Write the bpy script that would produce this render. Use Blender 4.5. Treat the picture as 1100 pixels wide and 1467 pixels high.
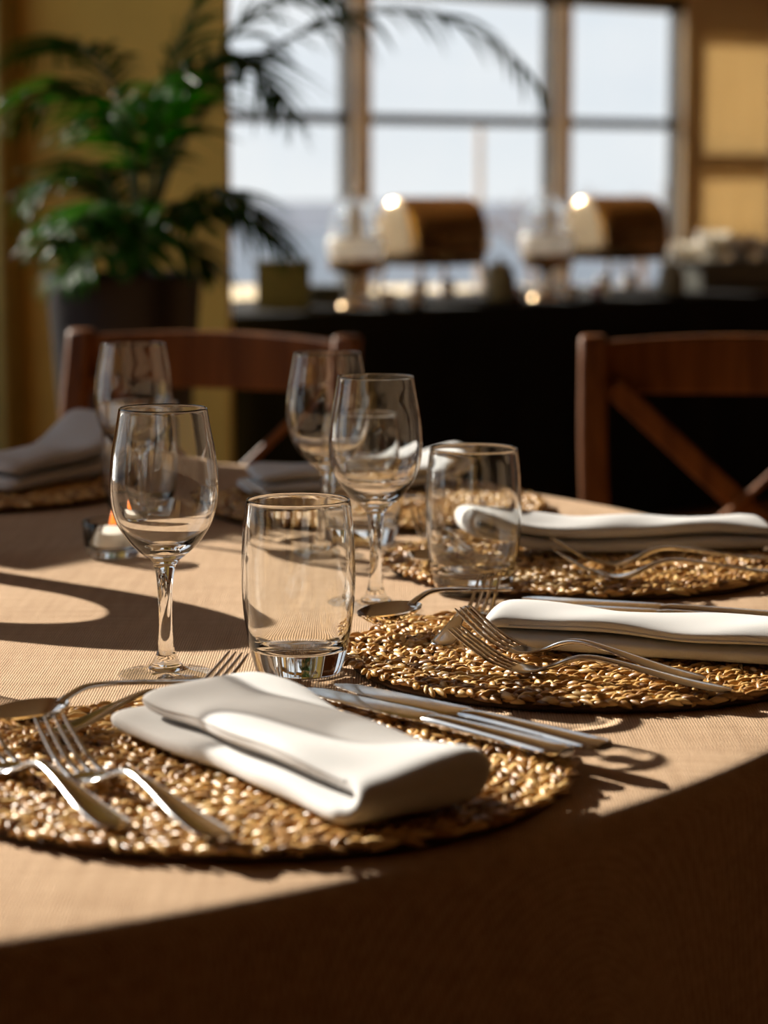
import bpy, math, random
import numpy as np
from mathutils import Vector, Matrix

random.seed(7)
for o in list(bpy.data.objects):
    bpy.data.objects.remove(o, do_unlink=True)
S = bpy.context.scene
C = S.collection
PI = math.pi
R = math.radians

# ------------------------------------------------------------------ camera, sky, sun, exposure
F_PX, HORIZON = 3464.0, 255.0                    # an 85 mm lens; eye level in the 1467 px high frame
PITCH = math.atan((733.5 - HORIZON) / F_PX)
TZ = 0.75                                       # table top
EYE = 0.356                                     # camera above the table top
CAM_Z = TZ + EYE
cam_d = bpy.data.cameras.new('camera')
cam = bpy.data.objects.new('camera', cam_d)
C.objects.link(cam)
cam.location = (0, 0, CAM_Z)
cam.rotation_euler = (R(90) - PITCH, 0, 0)
cam_d.sensor_fit = 'VERTICAL'
cam_d.sensor_height = 36.0
cam_d.lens = 36.0 * F_PX / 1467
cam_d.clip_end = 20000
cam_d.clip_start = 0.02
cam_d.dof.use_dof = True
cam_d.dof.focus_distance = 1.745
cam_d.dof.aperture_fstop = 5.8
S.camera = cam

S.view_settings.view_transform = 'Standard'
S.view_settings.look = 'None'
S.view_settings.gamma = 1.0
S.view_settings.use_curve_mapping = False
S.view_settings.exposure = 0.45
S.cycles.transparent_max_bounces = 32
S.cycles.max_bounces = 14
S.cycles.transmission_bounces = 14

W = bpy.data.worlds.new('sky')
S.world = W
W.use_nodes = True
wt = W.node_tree
for n in list(wt.nodes):
    wt.nodes.remove(n)
w_out = wt.nodes.new('ShaderNodeOutputWorld')
w_bg = wt.nodes.new('ShaderNodeBackground')
w_tc = wt.nodes.new('ShaderNodeTexCoord')
w_sep = wt.nodes.new('ShaderNodeSeparateXYZ')
w_ramp = wt.nodes.new('ShaderNodeValToRGB')
w_map = wt.nodes.new('ShaderNodeMapping')
w_noise = wt.nodes.new('ShaderNodeTexNoise')
w_cr = wt.nodes.new('ShaderNodeValToRGB')
w_mix = wt.nodes.new('ShaderNodeMix')
w_mix.data_type = 'RGBA'
wt.links.new(w_tc.outputs['Generated'], w_sep.inputs[0])
wt.links.new(w_sep.outputs['Z'], w_ramp.inputs[0])
w_ramp.color_ramp.elements[0].position = 0.0
w_ramp.color_ramp.elements[0].color = (0.82, 0.86, 0.90, 1)
w_ramp.color_ramp.elements[1].position = 0.6
w_ramp.color_ramp.elements[1].color = (0.42, 0.57, 0.80, 1)
e = w_ramp.color_ramp.elements.new(0.16)
e.color = (0.68, 0.77, 0.88, 1)
w_map.inputs['Scale'].default_value = (1.6, 1.6, 6.0)
wt.links.new(w_tc.outputs['Generated'], w_map.inputs[0])
wt.links.new(w_map.outputs[0], w_noise.inputs[0])
w_noise.inputs['Scale'].default_value = 2.2
w_noise.inputs['Detail'].default_value = 5
wt.links.new(w_noise.outputs['Fac'], w_cr.inputs[0])
w_cr.color_ramp.elements[0].position = 0.42
w_cr.color_ramp.elements[1].position = 0.66
wt.links.new(w_cr.outputs[0], w_mix.inputs[0])
wt.links.new(w_ramp.outputs[0], w_mix.inputs[6])
w_mix.inputs[7].default_value = (0.93, 0.94, 0.95, 1)
wt.links.new(w_mix.outputs[2], w_bg.inputs[0])
w_bg.inputs[1].default_value = 0.80
wt.links.new(w_bg.outputs[0], w_out.inputs[0])

SUN_AZ = Vector((0.772, -0.636, 0)).normalized()      # horizontal travel of the light
SUN_EL = R(26.5)
sun_d = bpy.data.lights.new('sun', 'SUN')
sun = bpy.data.objects.new('sun', sun_d)
C.objects.link(sun)
sd = Vector((SUN_AZ.x * math.cos(SUN_EL), SUN_AZ.y * math.cos(SUN_EL), -math.sin(SUN_EL)))
sun.rotation_euler = sd.to_track_quat('-Z', 'Y').to_euler()
sun.location = (-6, 6, 6)
sun_d.energy = 9.6
sun_d.angle = R(0.53)
sun_d.color = (1.0, 0.92, 0.81)

# ------------------------------------------------------------------ materials
def nmat(name):
    m = bpy.data.materials.new(name)
    m.use_nodes = True
    nt = m.node_tree
    b = nt.nodes['Principled BSDF']
    return m, nt, b

def setp(b, **k):
    for n, v in k.items():
        n = n.replace('_', ' ')
        if n in b.inputs:
            b.inputs[n].default_value = v

def ramp(nt, fac, stops):
    r = nt.nodes.new('ShaderNodeValToRGB')
    els = r.color_ramp.elements
    els[0].position, els[0].color = stops[0][0], (*stops[0][1], 1)
    els[1].position, els[1].color = stops[-1][0], (*stops[-1][1], 1)
    for p, c in stops[1:-1]:
        x = els.new(p)
        x.color = (*c, 1)
    nt.links.new(fac, r.inputs[0])
    return r.outputs[0]

def noise(nt, scale=5, detail=3, stretch=(1, 1, 1), coord='Object', rough=0.55):
    tc = nt.nodes.new('ShaderNodeTexCoord')
    mp = nt.nodes.new('ShaderNodeMapping')
    mp.inputs['Scale'].default_value = stretch
    nt.links.new(tc.outputs[coord], mp.inputs[0])
    n = nt.nodes.new('ShaderNodeTexNoise')
    n.inputs['Scale'].default_value = scale
    n.inputs['Detail'].default_value = detail
    n.inputs['Roughness'].default_value = rough
    nt.links.new(mp.outputs[0], n.inputs[0])
    return n.outputs['Fac']

def bump(nt, b, h, strength, dist, prev=None):
    bp = nt.nodes.new('ShaderNodeBump')
    bp.inputs['Strength'].default_value = strength
    bp.inputs['Distance'].default_value = dist
    nt.links.new(h, bp.inputs['Height'])
    if prev is not None:
        nt.links.new(prev, bp.inputs['Normal'])
    nt.links.new(bp.outputs[0], b.inputs['Normal'])
    return bp.outputs[0]

def plain(name, col, rough=0.5, metal=0.0, var=0.12, nscale=6.0, **k):
    m, nt, b = nmat(name)
    f = noise(nt, nscale, 4)
    lo = tuple(max(0, c * (1 - var)) for c in col)
    hi = tuple(min(1, c * (1 + var)) for c in col)
    nt.links.new(ramp(nt, f, [(0.3, lo), (0.7, hi)]), b.inputs['Base Color'])
    setp(b, Roughness=rough, Metallic=metal, **k)
    return m

def math_node(nt, op, a, b=None):
    n = nt.nodes.new('ShaderNodeMath')
    n.operation = op
    for i, v in enumerate((a, b)):
        if v is None:
            continue
        if isinstance(v, (int, float)):
            n.inputs[i].default_value = v
        else:
            nt.links.new(v, n.inputs[i])
    return n.outputs[0]

def fabric(name, lo, hi, pitch, rough=0.9, strength=0.6, dist=0.0006, slub=0.5, sheen=0.1):
    """woven cloth: two crossed thread waves with slubs"""
    m, nt, b = nmat(name)
    tc = nt.nodes.new('ShaderNodeTexCoord')
    outs = []
    for ax in 'XY':
        wv = nt.nodes.new('ShaderNodeTexWave')
        wv.wave_type = 'BANDS'
        wv.bands_direction = ax
        wv.inputs['Scale'].default_value = 0.314 / pitch
        wv.inputs['Distortion'].default_value = 2.5
        wv.inputs['Detail'].default_value = 2
        wv.inputs['Detail Scale'].default_value = 1.5
        nt.links.new(tc.outputs['Object'], wv.inputs[0])
        outs.append(wv.outputs['Fac'])
    weave = math_node(nt, 'MULTIPLY', outs[0], outs[1])
    s1 = noise(nt, 1 / pitch * 0.25, 3, (0.08, 1, 1))
    s2 = noise(nt, 1 / pitch * 0.25, 3, (1, 0.08, 1))
    sl = math_node(nt, 'ADD', s1, s2)
    sl = math_node(nt, 'MULTIPLY', sl, 0.5)
    big = noise(nt, 5, 2)
    t = math_node(nt, 'MULTIPLY', sl, slub)
    t = math_node(nt, 'ADD', t, math_node(nt, 'MULTIPLY', weave, 0.35))
    t = math_node(nt, 'ADD', t, math_node(nt, 'MULTIPLY', big, 0.25))
    nt.links.new(ramp(nt, t, [(0.28, lo), (0.68, hi)]), b.inputs['Base Color'])
    h = math_node(nt, 'ADD', weave, math_node(nt, 'MULTIPLY', sl, 0.8))
    bump(nt, b, h, strength, dist)
    setp(b, Roughness=rough, Sheen_Weight=sheen)
    b.inputs['Specular IOR Level'].default_value = 0.2
    return m

def wood(name, dark, light, scale=1.0, rough=0.5, stretch=(1, 1, 0.08), spec=0.18):
    m, nt, b = nmat(name)
    f = noise(nt, 26 * scale, 5, stretch, rough=0.6)
    g = noise(nt, 90 * scale, 3, stretch)
    t = math_node(nt, 'ADD', math_node(nt, 'MULTIPLY', f, 0.75), math_node(nt, 'MULTIPLY', g, 0.25))
    nt.links.new(ramp(nt, t, [(0.32, dark), (0.66, light)]), b.inputs['Base Color'])
    bump(nt, b, t, 0.25, 0.001)
    setp(b, Roughness=rough)
    b.inputs['Specular IOR Level'].default_value = spec
    return m

def glass(name, tint=(0.985, 0.995, 0.99), ior=1.5):
    m, nt, b = nmat(name)
    nt.nodes.remove(b)
    g = nt.nodes.new('ShaderNodeBsdfGlass')
    g.inputs['IOR'].default_value = ior
    g.inputs['Roughness'].default_value = 0.0
    g.inputs['Color'].default_value = (*tint, 1)
    nt.links.new(g.outputs[0], nt.nodes['Material Output'].inputs[0])
    return m

def thin_glass(name, tint=(0.97, 0.98, 0.98), ior=1.45):
    """a flat sheet: light passes straight through, a little is mirrored"""
    m, nt, b = nmat(name)
    nt.nodes.remove(b)
    tr = nt.nodes.new('ShaderNodeBsdfTransparent')
    tr.inputs[0].default_value = (*tint, 1)
    gl = nt.nodes.new('ShaderNodeBsdfGlossy')
    gl.inputs['Roughness'].default_value = 0.02
    lf = nt.nodes.new('ShaderNodeLayerWeight')
    lf.inputs[0].default_value = 0.5
    r0 = ((ior - 1) / (ior + 1)) ** 2
    sch = math_node(nt, 'ADD', math_node(nt, 'MULTIPLY', math_node(nt, 'POWER', lf.outputs['Facing'], 5.0), 1 - r0), r0)
    a = nt.nodes.new('ShaderNodeMixShader')
    nt.links.new(sch, a.inputs[0])
    nt.links.new(tr.outputs[0], a.inputs[1])
    nt.links.new(gl.outputs[0], a.inputs[2])
    nt.links.new(a.outputs[0], nt.nodes['Material Output'].inputs[0])
    return m

def emit(name, col, st):
    m, nt, b = nmat(name)
    setp(b, Base_Color=(*col, 1), Emission_Color=(*col, 1), Emission_Strength=st)
    return m

M = {}
M['linen'] = fabric('linen_cloth', (0.38, 0.225, 0.115), (0.70, 0.475, 0.295), 0.0019, strength=0.9, dist=0.0011)
M['napkin'] = fabric('white_cotton', (0.60, 0.585, 0.57), (0.68, 0.665, 0.65), 0.0009, strength=0.25, dist=0.0003, slub=0.2)
M['steel'] = plain('polished_steel', (0.66, 0.64, 0.62), 0.13, 1.0, 0.05, 30)
M['glass'] = glass('clear_glass', (0.995, 0.998, 0.996))
M['glass_tumbler'] = glass('tumbler_glass', (0.993, 0.998, 0.996))
M['shade_glass'] = thin_glass('shadow_carafe_glass', (0.87, 0.86, 0.85), 1.5)  # tint sets how dark the added vessel's shadow falls
M['foot_glass'] = thin_glass('flat_foot_glass', (0.985, 0.99, 0.985), 1.5)
M['pane'] = thin_glass('window_glass')
M['chair_wood'] = wood('walnut_stained_wood', (0.085, 0.024, 0.004), (0.24, 0.082, 0.016))
M['rush'] = plain('woven_seat', (0.42, 0.27, 0.13), 0.8, 0, 0.3, 60)
M['black_cloth'] = fabric('black_cloth', (0.004, 0.004, 0.004), (0.010, 0.009, 0.009), 0.003, sheen=0.0, strength=0.3)
M['ochre'] = plain('ochre_plaster', (0.76, 0.52, 0.115), 0.85, 0, 0.10, 3)
M['panel'] = wood('dark_wall_panelling', (0.06, 0.03, 0.012), (0.11, 0.058, 0.024), 0.3)
M['cream'] = plain('warm_plaster', (0.78, 0.58, 0.33), 0.9, 0, 0.08, 3)
M['curtain'] = plain('olive_curtain', (0.40, 0.29, 0.075), 0.85, 0, 0.12, 14)
M['floor'] = wood('brown_floor_board', (0.12, 0.056, 0.020), (0.24, 0.122, 0.048), 0.4, 0.45, (1, 0.08, 1))
M['frame'] = plain('dark_window_frame', (0.035, 0.032, 0.030), 0.45, 0, 0.2)
M['mullion'] = plain('grey_brown_mullion', (0.80, 0.80, 0.78), 0.5, 0, 0.12)
M['pot'] = plain('black_glazed_planter', (0.010, 0.010, 0.012), 0.42, 0, 0.3)
M['soil'] = plain('soil', (0.03, 0.018, 0.01), 0.95, 0, 0.4, 60)
M['brass'] = plain('warm_polished_metal', (0.52, 0.36, 0.20), 0.24, 1.0, 0.10)
M['olive'] = plain('dark_olive_enamel', (0.050, 0.048, 0.030), 0.5, 0, 0.2)
M['grey_green'] = plain('grey_green_ceramic', (0.15, 0.145, 0.115), 0.4, 0, 0.12)
M['china'] = plain('white_china', (0.80, 0.76, 0.70), 0.25, 0, 0.03)
m, nt, b = nmat('frosted_glass')
setp(b, Base_Color=(0.95, 0.93, 0.90, 1), Roughness=0.45, Transmission_Weight=0.85)
bump(nt, b, noise(nt, 60, 3), 0.3, 0.002)
M['frosted'] = m
m, nt, b = nmat('bone_china')
setp(b, Base_Color=(0.86, 0.83, 0.78, 1), Roughness=0.25)
tl = nt.nodes.new('ShaderNodeBsdfTranslucent')
tl.inputs[0].default_value = (0.90, 0.86, 0.78, 1)
mx = nt.nodes.new('ShaderNodeMixShader')
mx.inputs[0].default_value = 0.5
nt.links.new(b.outputs[0], mx.inputs[1])
nt.links.new(tl.outputs[0], mx.inputs[2])
nt.links.new(mx.outputs[0], nt.nodes['Material Output'].inputs[0])
M['bone_china'] = m
M['wax'] = plain('white_wax', (0.86, 0.80, 0.70), 0.5, 0, 0.03)
M['wick'] = plain('burnt_wick', (0.03, 0.02, 0.015), 0.9)
M['flame'] = emit('candle_flame', (1.0, 0.22, 0.03), 1.1)
M['jam'] = plain('red_preserve', (0.35, 0.06, 0.05), 0.3)
M['honey'] = plain('amber_preserve', (0.50, 0.28, 0.12), 0.3)
M['bottle'] = plain('dark_green_bottle', (0.006, 0.012, 0.006), 0.08)
M['sea'] = plain('grey_blue_water', (0.07, 0.085, 0.11), 0.35, 0, 0.08, 0.02)
M['hill'] = plain('hazed_far_hill', (0.105, 0.118, 0.150), 0.95, 0, 0.15, 0.004)  # distance haze is painted into the grey blue base colour
M['bark'] = plain('bare_bark', (0.20, 0.15, 0.13), 0.9, 0, 0.2)
M['pole'] = plain('painted_pole', (0.36, 0.34, 0.36), 0.6)

# seagrass strands: a shade per strand
m, nt, b = nmat('seagrass')
gi = nt.nodes.new('ShaderNodeNewGeometry')
nt.links.new(ramp(nt, gi.outputs['Random Per Island'], [(0.0, (0.17, 0.070, 0.016)), (0.3, (0.40, 0.195, 0.050)), (0.72, (0.64, 0.37, 0.112)), (1.0, (0.78, 0.53, 0.22))]), b.inputs['Base Color'])
fz = noise(nt, 500, 2)
bump(nt, b, fz, 0.3, 0.0005)
setp(b, Roughness=0.38)
b.inputs['Specular IOR Level'].default_value = 0.5
M['seagrass'] = m
M['seagrass_back'] = plain('seagrass_backing', (0.085, 0.042, 0.015), 0.9, 0, 0.35, 90)

# leaves: light shines through them
m, nt, b = nmat('palm_leaf')
f = noise(nt, 3, 3)
col = ramp(nt, f, [(0.3, (0.010, 0.030, 0.004)), (0.7, (0.034, 0.105, 0.008))])
nt.links.new(col, b.inputs['Base Color'])
setp(b, Roughness=0.30)
b.inputs['Specular IOR Level'].default_value = 0.035
tl = nt.nodes.new('ShaderNodeBsdfTranslucent')
tl.inputs[0].default_value = (0.12, 0.40, 0.010, 1)
mx = nt.nodes.new('ShaderNodeMixShader')
mx.inputs[0].default_value = 0.35
nt.links.new(b.outputs[0], mx.inputs[1])
nt.links.new(tl.outputs[0], mx.inputs[2])
nt.links.new(mx.outputs[0], nt.nodes['Material Output'].inputs[0])
M['leaf'] = m
M['stem'] = plain('palm_stem', (0.10, 0.12, 0.03), 0.5, 0, 0.2)

# window blind: fabric the daylight comes through
m, nt, b = nmat('ochre_blind')
f = noise(nt, 40, 3, (1, 1, 0.05))
col = ramp(nt, f, [(0.3, (0.60, 0.49, 0.315)), (0.7, (0.65, 0.535, 0.35))])
nt.links.new(col, b.inputs['Base Color'])
setp(b, Roughness=0.9)
tl = nt.nodes.new('ShaderNodeBsdfTranslucent')
nt.links.new(col, tl.inputs[0])
mx = nt.nodes.new('ShaderNodeMixShader')
mx.inputs[0].default_value = 0.5
nt.links.new(b.outputs[0], mx.inputs[1])
nt.links.new(tl.outputs[0], mx.inputs[2])
nt.links.new(mx.outputs[0], nt.nodes['Material Output'].inputs[0])
M['blind'] = m

# ------------------------------------------------------------------ mesh helpers
class MB:
    def __init__(s):
        s.v, s.f = [], []

    def add(s, vs, fs):
        n = len(s.v)
        s.v.extend([tuple(v) for v in vs])
        s.f.extend([tuple(i + n for i in f) for f in fs])
        return s

    def box(s, x0, y0, z0, x1, y1, z1):
        vs = [(x, y, z) for z in (z0, z1) for y in (y0, y1) for x in (x0, x1)]
        fs = [(0, 2, 3, 1), (4, 5, 7, 6), (0, 1, 5, 4), (2, 6, 7, 3), (0, 4, 6, 2), (1, 3, 7, 5)]
        return s.add(vs, fs)

    def lathe(s, prof, n=48, cx=0, cy=0):
        rings, vs, fs = [], [], []
        for r, z in prof:
            if r < 1e-6:
                rings.append([len(vs)] * n)
                vs.append((cx, cy, z))
            else:
                st = len(vs)
                vs.extend([(cx + r * math.cos(2 * PI * j / n), cy + r * math.sin(2 * PI * j / n), z) for j in range(n)])
                rings.append(list(range(st, st + n)))
        for a, b in zip(rings[:-1], rings[1:]):
            for j in range(n):
                k = (j + 1) % n
                q = []
                for i in (a[j], a[k], b[k], b[j]):
                    if i not in q:
                        q.append(i)
                if len(q) > 2:
                    fs.append(tuple(q))
        return s.add(vs, fs)

    def loft(s, rings, cap=True):
        """rings: lists of points, each the same count, joined in order"""
        n = len(rings[0])
        vs = [p for r in rings for p in r]
        fs = []
        for i in range(len(rings) - 1):
            for j in range(n):
                k = (j + 1) % n
                fs.append((i * n + j, i * n + k, (i + 1) * n + k, (i + 1) * n + j))
        if cap:
            fs.append(tuple(range(n - 1, -1, -1)))
            fs.append(tuple((len(rings) - 1) * n + j for j in range(n)))
        return s.add(vs, fs)

    def tube(s, pts, rad, n=8):
        pts = [Vector(p) for p in pts]
        if isinstance(rad, (int, float)):
            rad = [rad] * len(pts)
        rings = []
        up = Vector((0, 0, 1))
        for i, p in enumerate(pts):
            t = (pts[min(i + 1, len(pts) - 1)] - pts[max(i - 1, 0)]).normalized()
            a = t.cross(up if abs(t.z) < 0.95 else Vector((1, 0, 0))).normalized()
            b = t.cross(a).normalized()
            rings.append([p + (a * math.cos(2 * PI * j / n) + b * math.sin(2 * PI * j / n)) * rad[i] for j in range(n)])
        return s.loft(rings)

    def grid(s, fn, nu, nv, closed=False):
        vs = [fn(i / nu, j / nv) for i in range(nu + 1) for j in range(nv + 1)]
        fs = [(i * (nv + 1) + j, (i + 1) * (nv + 1) + j, (i + 1) * (nv + 1) + j + 1, i * (nv + 1) + j + 1) for i in range(nu) for j in range(nv)]
        return s.add(vs, fs)

    def mesh(s, name):
        me = bpy.data.meshes.new(name)
        me.from_pydata([tuple(v) for v in s.v], [], s.f)
        me.update()
        return me

def build(name, mb, mat, parent=None, smooth=True, bevel=0, kind=None, solid=0, flip=None):
    me = mb if isinstance(mb, bpy.types.Mesh) else mb.mesh(name)
    if not me.materials:
        me.materials.append(M[mat])
    if smooth:
        me.polygons.foreach_set('use_smooth', [True] * len(me.polygons))
    o = bpy.data.objects.new(name, me)
    C.objects.link(o)
    o.parent = parent
    if solid:
        md = o.modifiers.new('thickness', 'SOLIDIFY')
        md.thickness = solid
        md.offset = -1
    if bevel:
        md = o.modifiers.new('bevel', 'BEVEL')
        md.width = bevel
        md.segments = 2
        md.limit_method = 'ANGLE'
        if smooth:
            md.harden_normals = False
            try:
                me.set_sharp_from_angle(angle=R(40))
            except Exception:
                pass
    elif smooth and flip != 'glass':
        try:
            me.set_sharp_from_angle(angle=R(50))
        except Exception:
            pass
    if kind:
        o['kind'] = kind
    return o

def tag(o, label, cat, group=None):
    o['label'] = label
    o['category'] = cat
    if group:
        o['group'] = group
    return o

def thing(name, label, cat, loc=(0, 0, 0), rz=0, group=None):
    o = bpy.data.objects.new(name, None)
    o.empty_display_size = 0.03
    C.objects.link(o)
    o.location = loc
    o.rotation_euler = (0, 0, rz)
    return tag(o, label, cat, group)

def copy_tree(o, parent=None):
    c = o.copy()
    C.objects.link(c)
    c.parent = parent
    for ch in [x for x in kids.get(o.name, [])]:
        copy_tree(ch, c)
    return c

kids = {}
def note(root):
    """remember a prototype's parts so copies can be made quickly"""
    for ch in root.children:
        kids.setdefault(root.name, []).append(ch)
        note(ch)
    return root

def dup(root, first, label, loc, rz, rx=0, ry=0, scale=1.0):
    o = root if first else copy_tree(root)
    o.location = loc
    o.rotation_euler = (rx, ry, rz)
    o.scale = (scale, scale, scale)
    o['label'] = label
    return o

def crom(pts, n):
    """Catmull-Rom through points, n samples per span"""
    P = [np.array(p, float) for p in pts]
    P = [2 * P[0] - P[1]] + P + [2 * P[-1] - P[-2]]
    out = []
    for i in range(1, len(P) - 2):
        for k in range(n):
            t = k / n
            a, b_, c, d = P[i - 1], P[i], P[i + 1], P[i + 2]
            out.append(0.5 * ((2 * b_) + (-a + c) * t + (2 * a - 5 * b_ + 4 * c - d) * t * t + (-a + 3 * b_ - 3 * c + d) * t ** 3))
    out.append(P[-2])
    return out

def interp(keys, n):
    """smooth key table (s, a, b, ...) resampled to n rows"""
    arr = np.array(crom(keys, 8))
    s = np.linspace(arr[0, 0], arr[-1, 0], n)
    order = np.argsort(arr[:, 0])
    return np.c_[s, *[np.interp(s, arr[order, 0], arr[order, k]) for k in range(1, arr.shape[1])]]

# ------------------------------------------------------------------ the room
def struct(name, mb, mat, parent=None, **k):
    o = build(name, mb, mat, parent, smooth=False, **k)
    if parent is None:
        o['kind'] = 'structure'
    return o

XL, XR, YB, CEIL = -2.0, 4.2, -2.6, 4.7
SL = 0.8
WA = math.atan(SL)                             # the window wall runs away to the right
we = Vector((math.cos(WA), math.sin(WA), 0))
wn = Vector((-math.sin(WA), math.cos(WA), 0))   # outwards
W0 = Vector((0, 14.0, 0))
def wline(x):
    return 14.0 + SL * x

def wall_pt(s, off=0):
    return W0 + we * s + wn * off

def slab(z0, z1, g=0.12):
    """floor or ceiling plate in the plan of the room"""
    p = [(XL - .2, YB - .2), (XR + .2, YB - .2), (XR + .2, wline(XR + .2) + g), (XL - .2, wline(XL - .2) + g)]
    return MB().loft([[(x, y, z0) for x, y in p], [(x, y, z1) for x, y in p]])
# floor boards
fl = struct('floor', slab(-0.12, -0.012), 'floor')
bw = 0.2
x, k = XL, 0
shared = {}
while x < XR - .01:
    y0 = YB
    ln = 4.6 - 1.3 * (k % 3)
    while y0 < wline(x) - .1:
        L_ = round(min(ln, wline(x) - y0), 2)
        if L_ not in shared:
            shared[L_] = MB().box(0, 0, -0.012, bw - 0.003, L_ - .003, 0).mesh('floor_board')
        o = build('floor_board', shared[L_], 'floor', fl, smooth=False)
        o.location = (x, y0, 0)
        y0 += L_
        ln = 4.6
    x += bw
    k += 1
struct('ceiling', slab(CEIL, CEIL + .15), 'cream')
struct('wall_back', MB().box(XL - .2, YB - .2, 0, XR + .2, YB, CEIL), 'panel')
struct('wall_right', MB().box(XR, YB, 0, XR + .2, wline(XR) + .1, CEIL), 'panel')

# left wall: two sun windows, the far one added to light the buffet
lw_ = MB()
za, zb = 0.55, 3.2
OPEN = [(1.5, 6.42), (7.2, 11.4)]
ys = [YB] + [v for o_ in OPEN for v in o_] + [wline(XL) + .1]
for a, b_ in zip(ys[::2], ys[1::2]):
    lw_.box(XL - .2, a, 0, XL, b_, CEIL)
for a, b_ in OPEN:
    lw_.box(XL - .2, a, 0, XL, b_, za).box(XL - .2, a, zb, XL, b_, CEIL)
struct('wall_left', lw_, 'cream')
for i, (ya, yb_) in enumerate(OPEN):
    w2 = struct('window_%d' % (i + 2), MB().box(XL - .13, ya, za, XL - .07, yb_, za + .05).box(XL - .13, ya, zb - .05, XL - .07, yb_, zb)
                .box(XL - .13, ya, za + .05, XL - .07, ya + .05, zb - .05).box(XL - .13, yb_ - .05, za + .05, XL - .07, yb_, zb - .05), 'frame')
    ms = [5.40] if i == 0 else [10.2]
    for m_ in ms:
        build('mullion', MB().box(XL - .13, m_ - .03, za + .05, XL - .07, m_ + .03, zb - .05), 'frame', w2, smooth=False)
    es = [ya + .02] + ms + [yb_ - .02]
    for a, b_ in zip(es[:-1], es[1:]):
        build('pane', MB().box(XL - .102, a + .03, za + .05, XL - .098, b_ - .03, zb - .05), 'pane', w2, smooth=False)

# ochre partition behind the plant
struct('wall_front', MB().box(XL, 6.45, 0, -0.414, 6.6, CEIL), 'ochre')

# window wall
WIN_B, WIN_T, MUN = 0.30, 2.14, 1.44
ML = [-2.5, -1.35, -0.169, 1.384, 2.47, 3.28]
S0, S1 = XL / we.x, XR / we.x
def wbox(mb, s0, s1, o0, o1, z0, z1):
    vs = []
    for z in (z0, z1):
        for (o_) in (o0, o1):
            for s_ in (s0, s1):
                p = wall_pt(s_, o_)
                vs.append((p.x, p.y, z))
    return mb.add(vs, [(0, 2, 3, 1), (4, 5, 7, 6), (0, 1, 5, 4), (2, 6, 7, 3), (0, 4, 6, 2), (1, 3, 7, 5)])

ww = MB()
wbox(ww, S0, S1, 0, .2, 0, WIN_B)
wbox(ww, S0, S1, 0, .2, WIN_T + .10, 2.56)
wbox(ww, S0, S1, 0, .2, 4.5, CEIL)
wbox(ww, 4.12, S1, 0, .2, 2.56, 4.5)
wbox(ww, 4.12, S1, 0, .2, WIN_B, WIN_T + .10)
struct('wall_far', ww, 'ochre')
w1 = MB()
wbox(w1, -2.55, 4.12, .02, .12, WIN_T, WIN_T + .10)
wbox(w1, -2.55, 4.12, .02, .12, WIN_B, WIN_B + .06)
w1 = struct('window_1', w1, 'frame')
for s_ in ML + [4.07]:
    post = build('mullion', wbox(MB(), s_ - .058, s_ + .058, -.03, .10, WIN_B, WIN_T), 'mullion', w1, smooth=False, bevel=.006)
    build('mullion_edge', wbox(MB(), s_ - .082, s_ - .058, .03, .10, WIN_B, WIN_T), 'frame', post, smooth=False)
    build('mullion_edge', wbox(MB(), s_ + .058, s_ + .082, .03, .10, WIN_B, WIN_T), 'frame', post, smooth=False)
cells = list(zip(ML[:-1], ML[1:])) + [(3.28, 4.07)]
for i, (a, b_) in enumerate(cells):
    mz = MUN if i < 4 else 1.22
    build('muntin', wbox(MB(), a + .082, b_ - .082, .035, .085, mz - .030 if i < 4 else mz - .060, mz + .030 if i < 4 else mz + .060), 'frame', w1, smooth=False)
    if i >= 4:
        build('muntin', wbox(MB(), a + .082, b_ - .082, .0, .055, 1.99, 2.12), 'frame', w1, smooth=False)
        build('muntin', wbox(MB(), a + .082, b_ - .082, .0, .034, 1.16, 1.28), 'frame', w1, smooth=False)
    build('pane', wbox(MB(), a + .082, b_ - .082, .058, .062, WIN_B + .06, mz - .022), 'pane', w1, smooth=False)
    build('pane', wbox(MB(), a + .082, b_ - .082, .058, .062, mz + .022, WIN_T), 'pane', w1, smooth=False)

# added high windows, out of view, for the cutlery to mirror
w4 = MB()
wbox(w4, S0, 4.12, .02, .12, 2.56, 2.62)
wbox(w4, S0, 4.12, .02, .12, 4.44, 4.5)
w4 = struct('window_4', w4, 'frame')
ups = [S0 + .06] + ML[1:] + [4.07]
for s_ in ups:
    build('mullion', wbox(MB(), s_ - .05, s_ + .05, -.03, .10, 2.62, 4.44), 'mullion', w4, smooth=False)
for a, b_ in zip(ups[:-1], ups[1:]):
    build('pane', wbox(MB(), a + .05, b_ - .05, .058, .062, 2.62, 4.44), 'pane', w4, smooth=False)

def blind(a, b_, label):
    t = thing('window_blind', label, 'blind', wall_pt((a + b_) / 2, 0))
    t.location.z = 0.6
    inv = Matrix.Translation(t.location).inverted()
    mb = MB()
    def fn(u, v):
        s_ = a + (b_ - a) * u
        p = wall_pt(s_, -0.045 + 0.003 * math.sin(u * 40))
        return inv @ Vector((p.x, p.y, 0.6 + (2.62 - 0.6) * v))
    mb.grid(fn, 40, 8)
    build('fabric', mb, 'blind', t, solid=0.001)
    m2 = wbox(MB(), a, b_, -0.06, -0.03, 0.57, 0.60)
    m2.v = [tuple(inv @ Vector(v)) for v in m2.v]
    build('bottom_bar', m2, 'mullion', t, smooth=False)
    m3 = wbox(MB(), a, b_, -0.07, -0.005, 2.62, 2.68)
    m3.v = [tuple(inv @ Vector(v)) for v in m3.v]
    build('head_rail', m3, 'mullion', t, smooth=False)
blind(2.385, 3.20, 'ochre fabric blind drawn over the last window beside the buffet')

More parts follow.
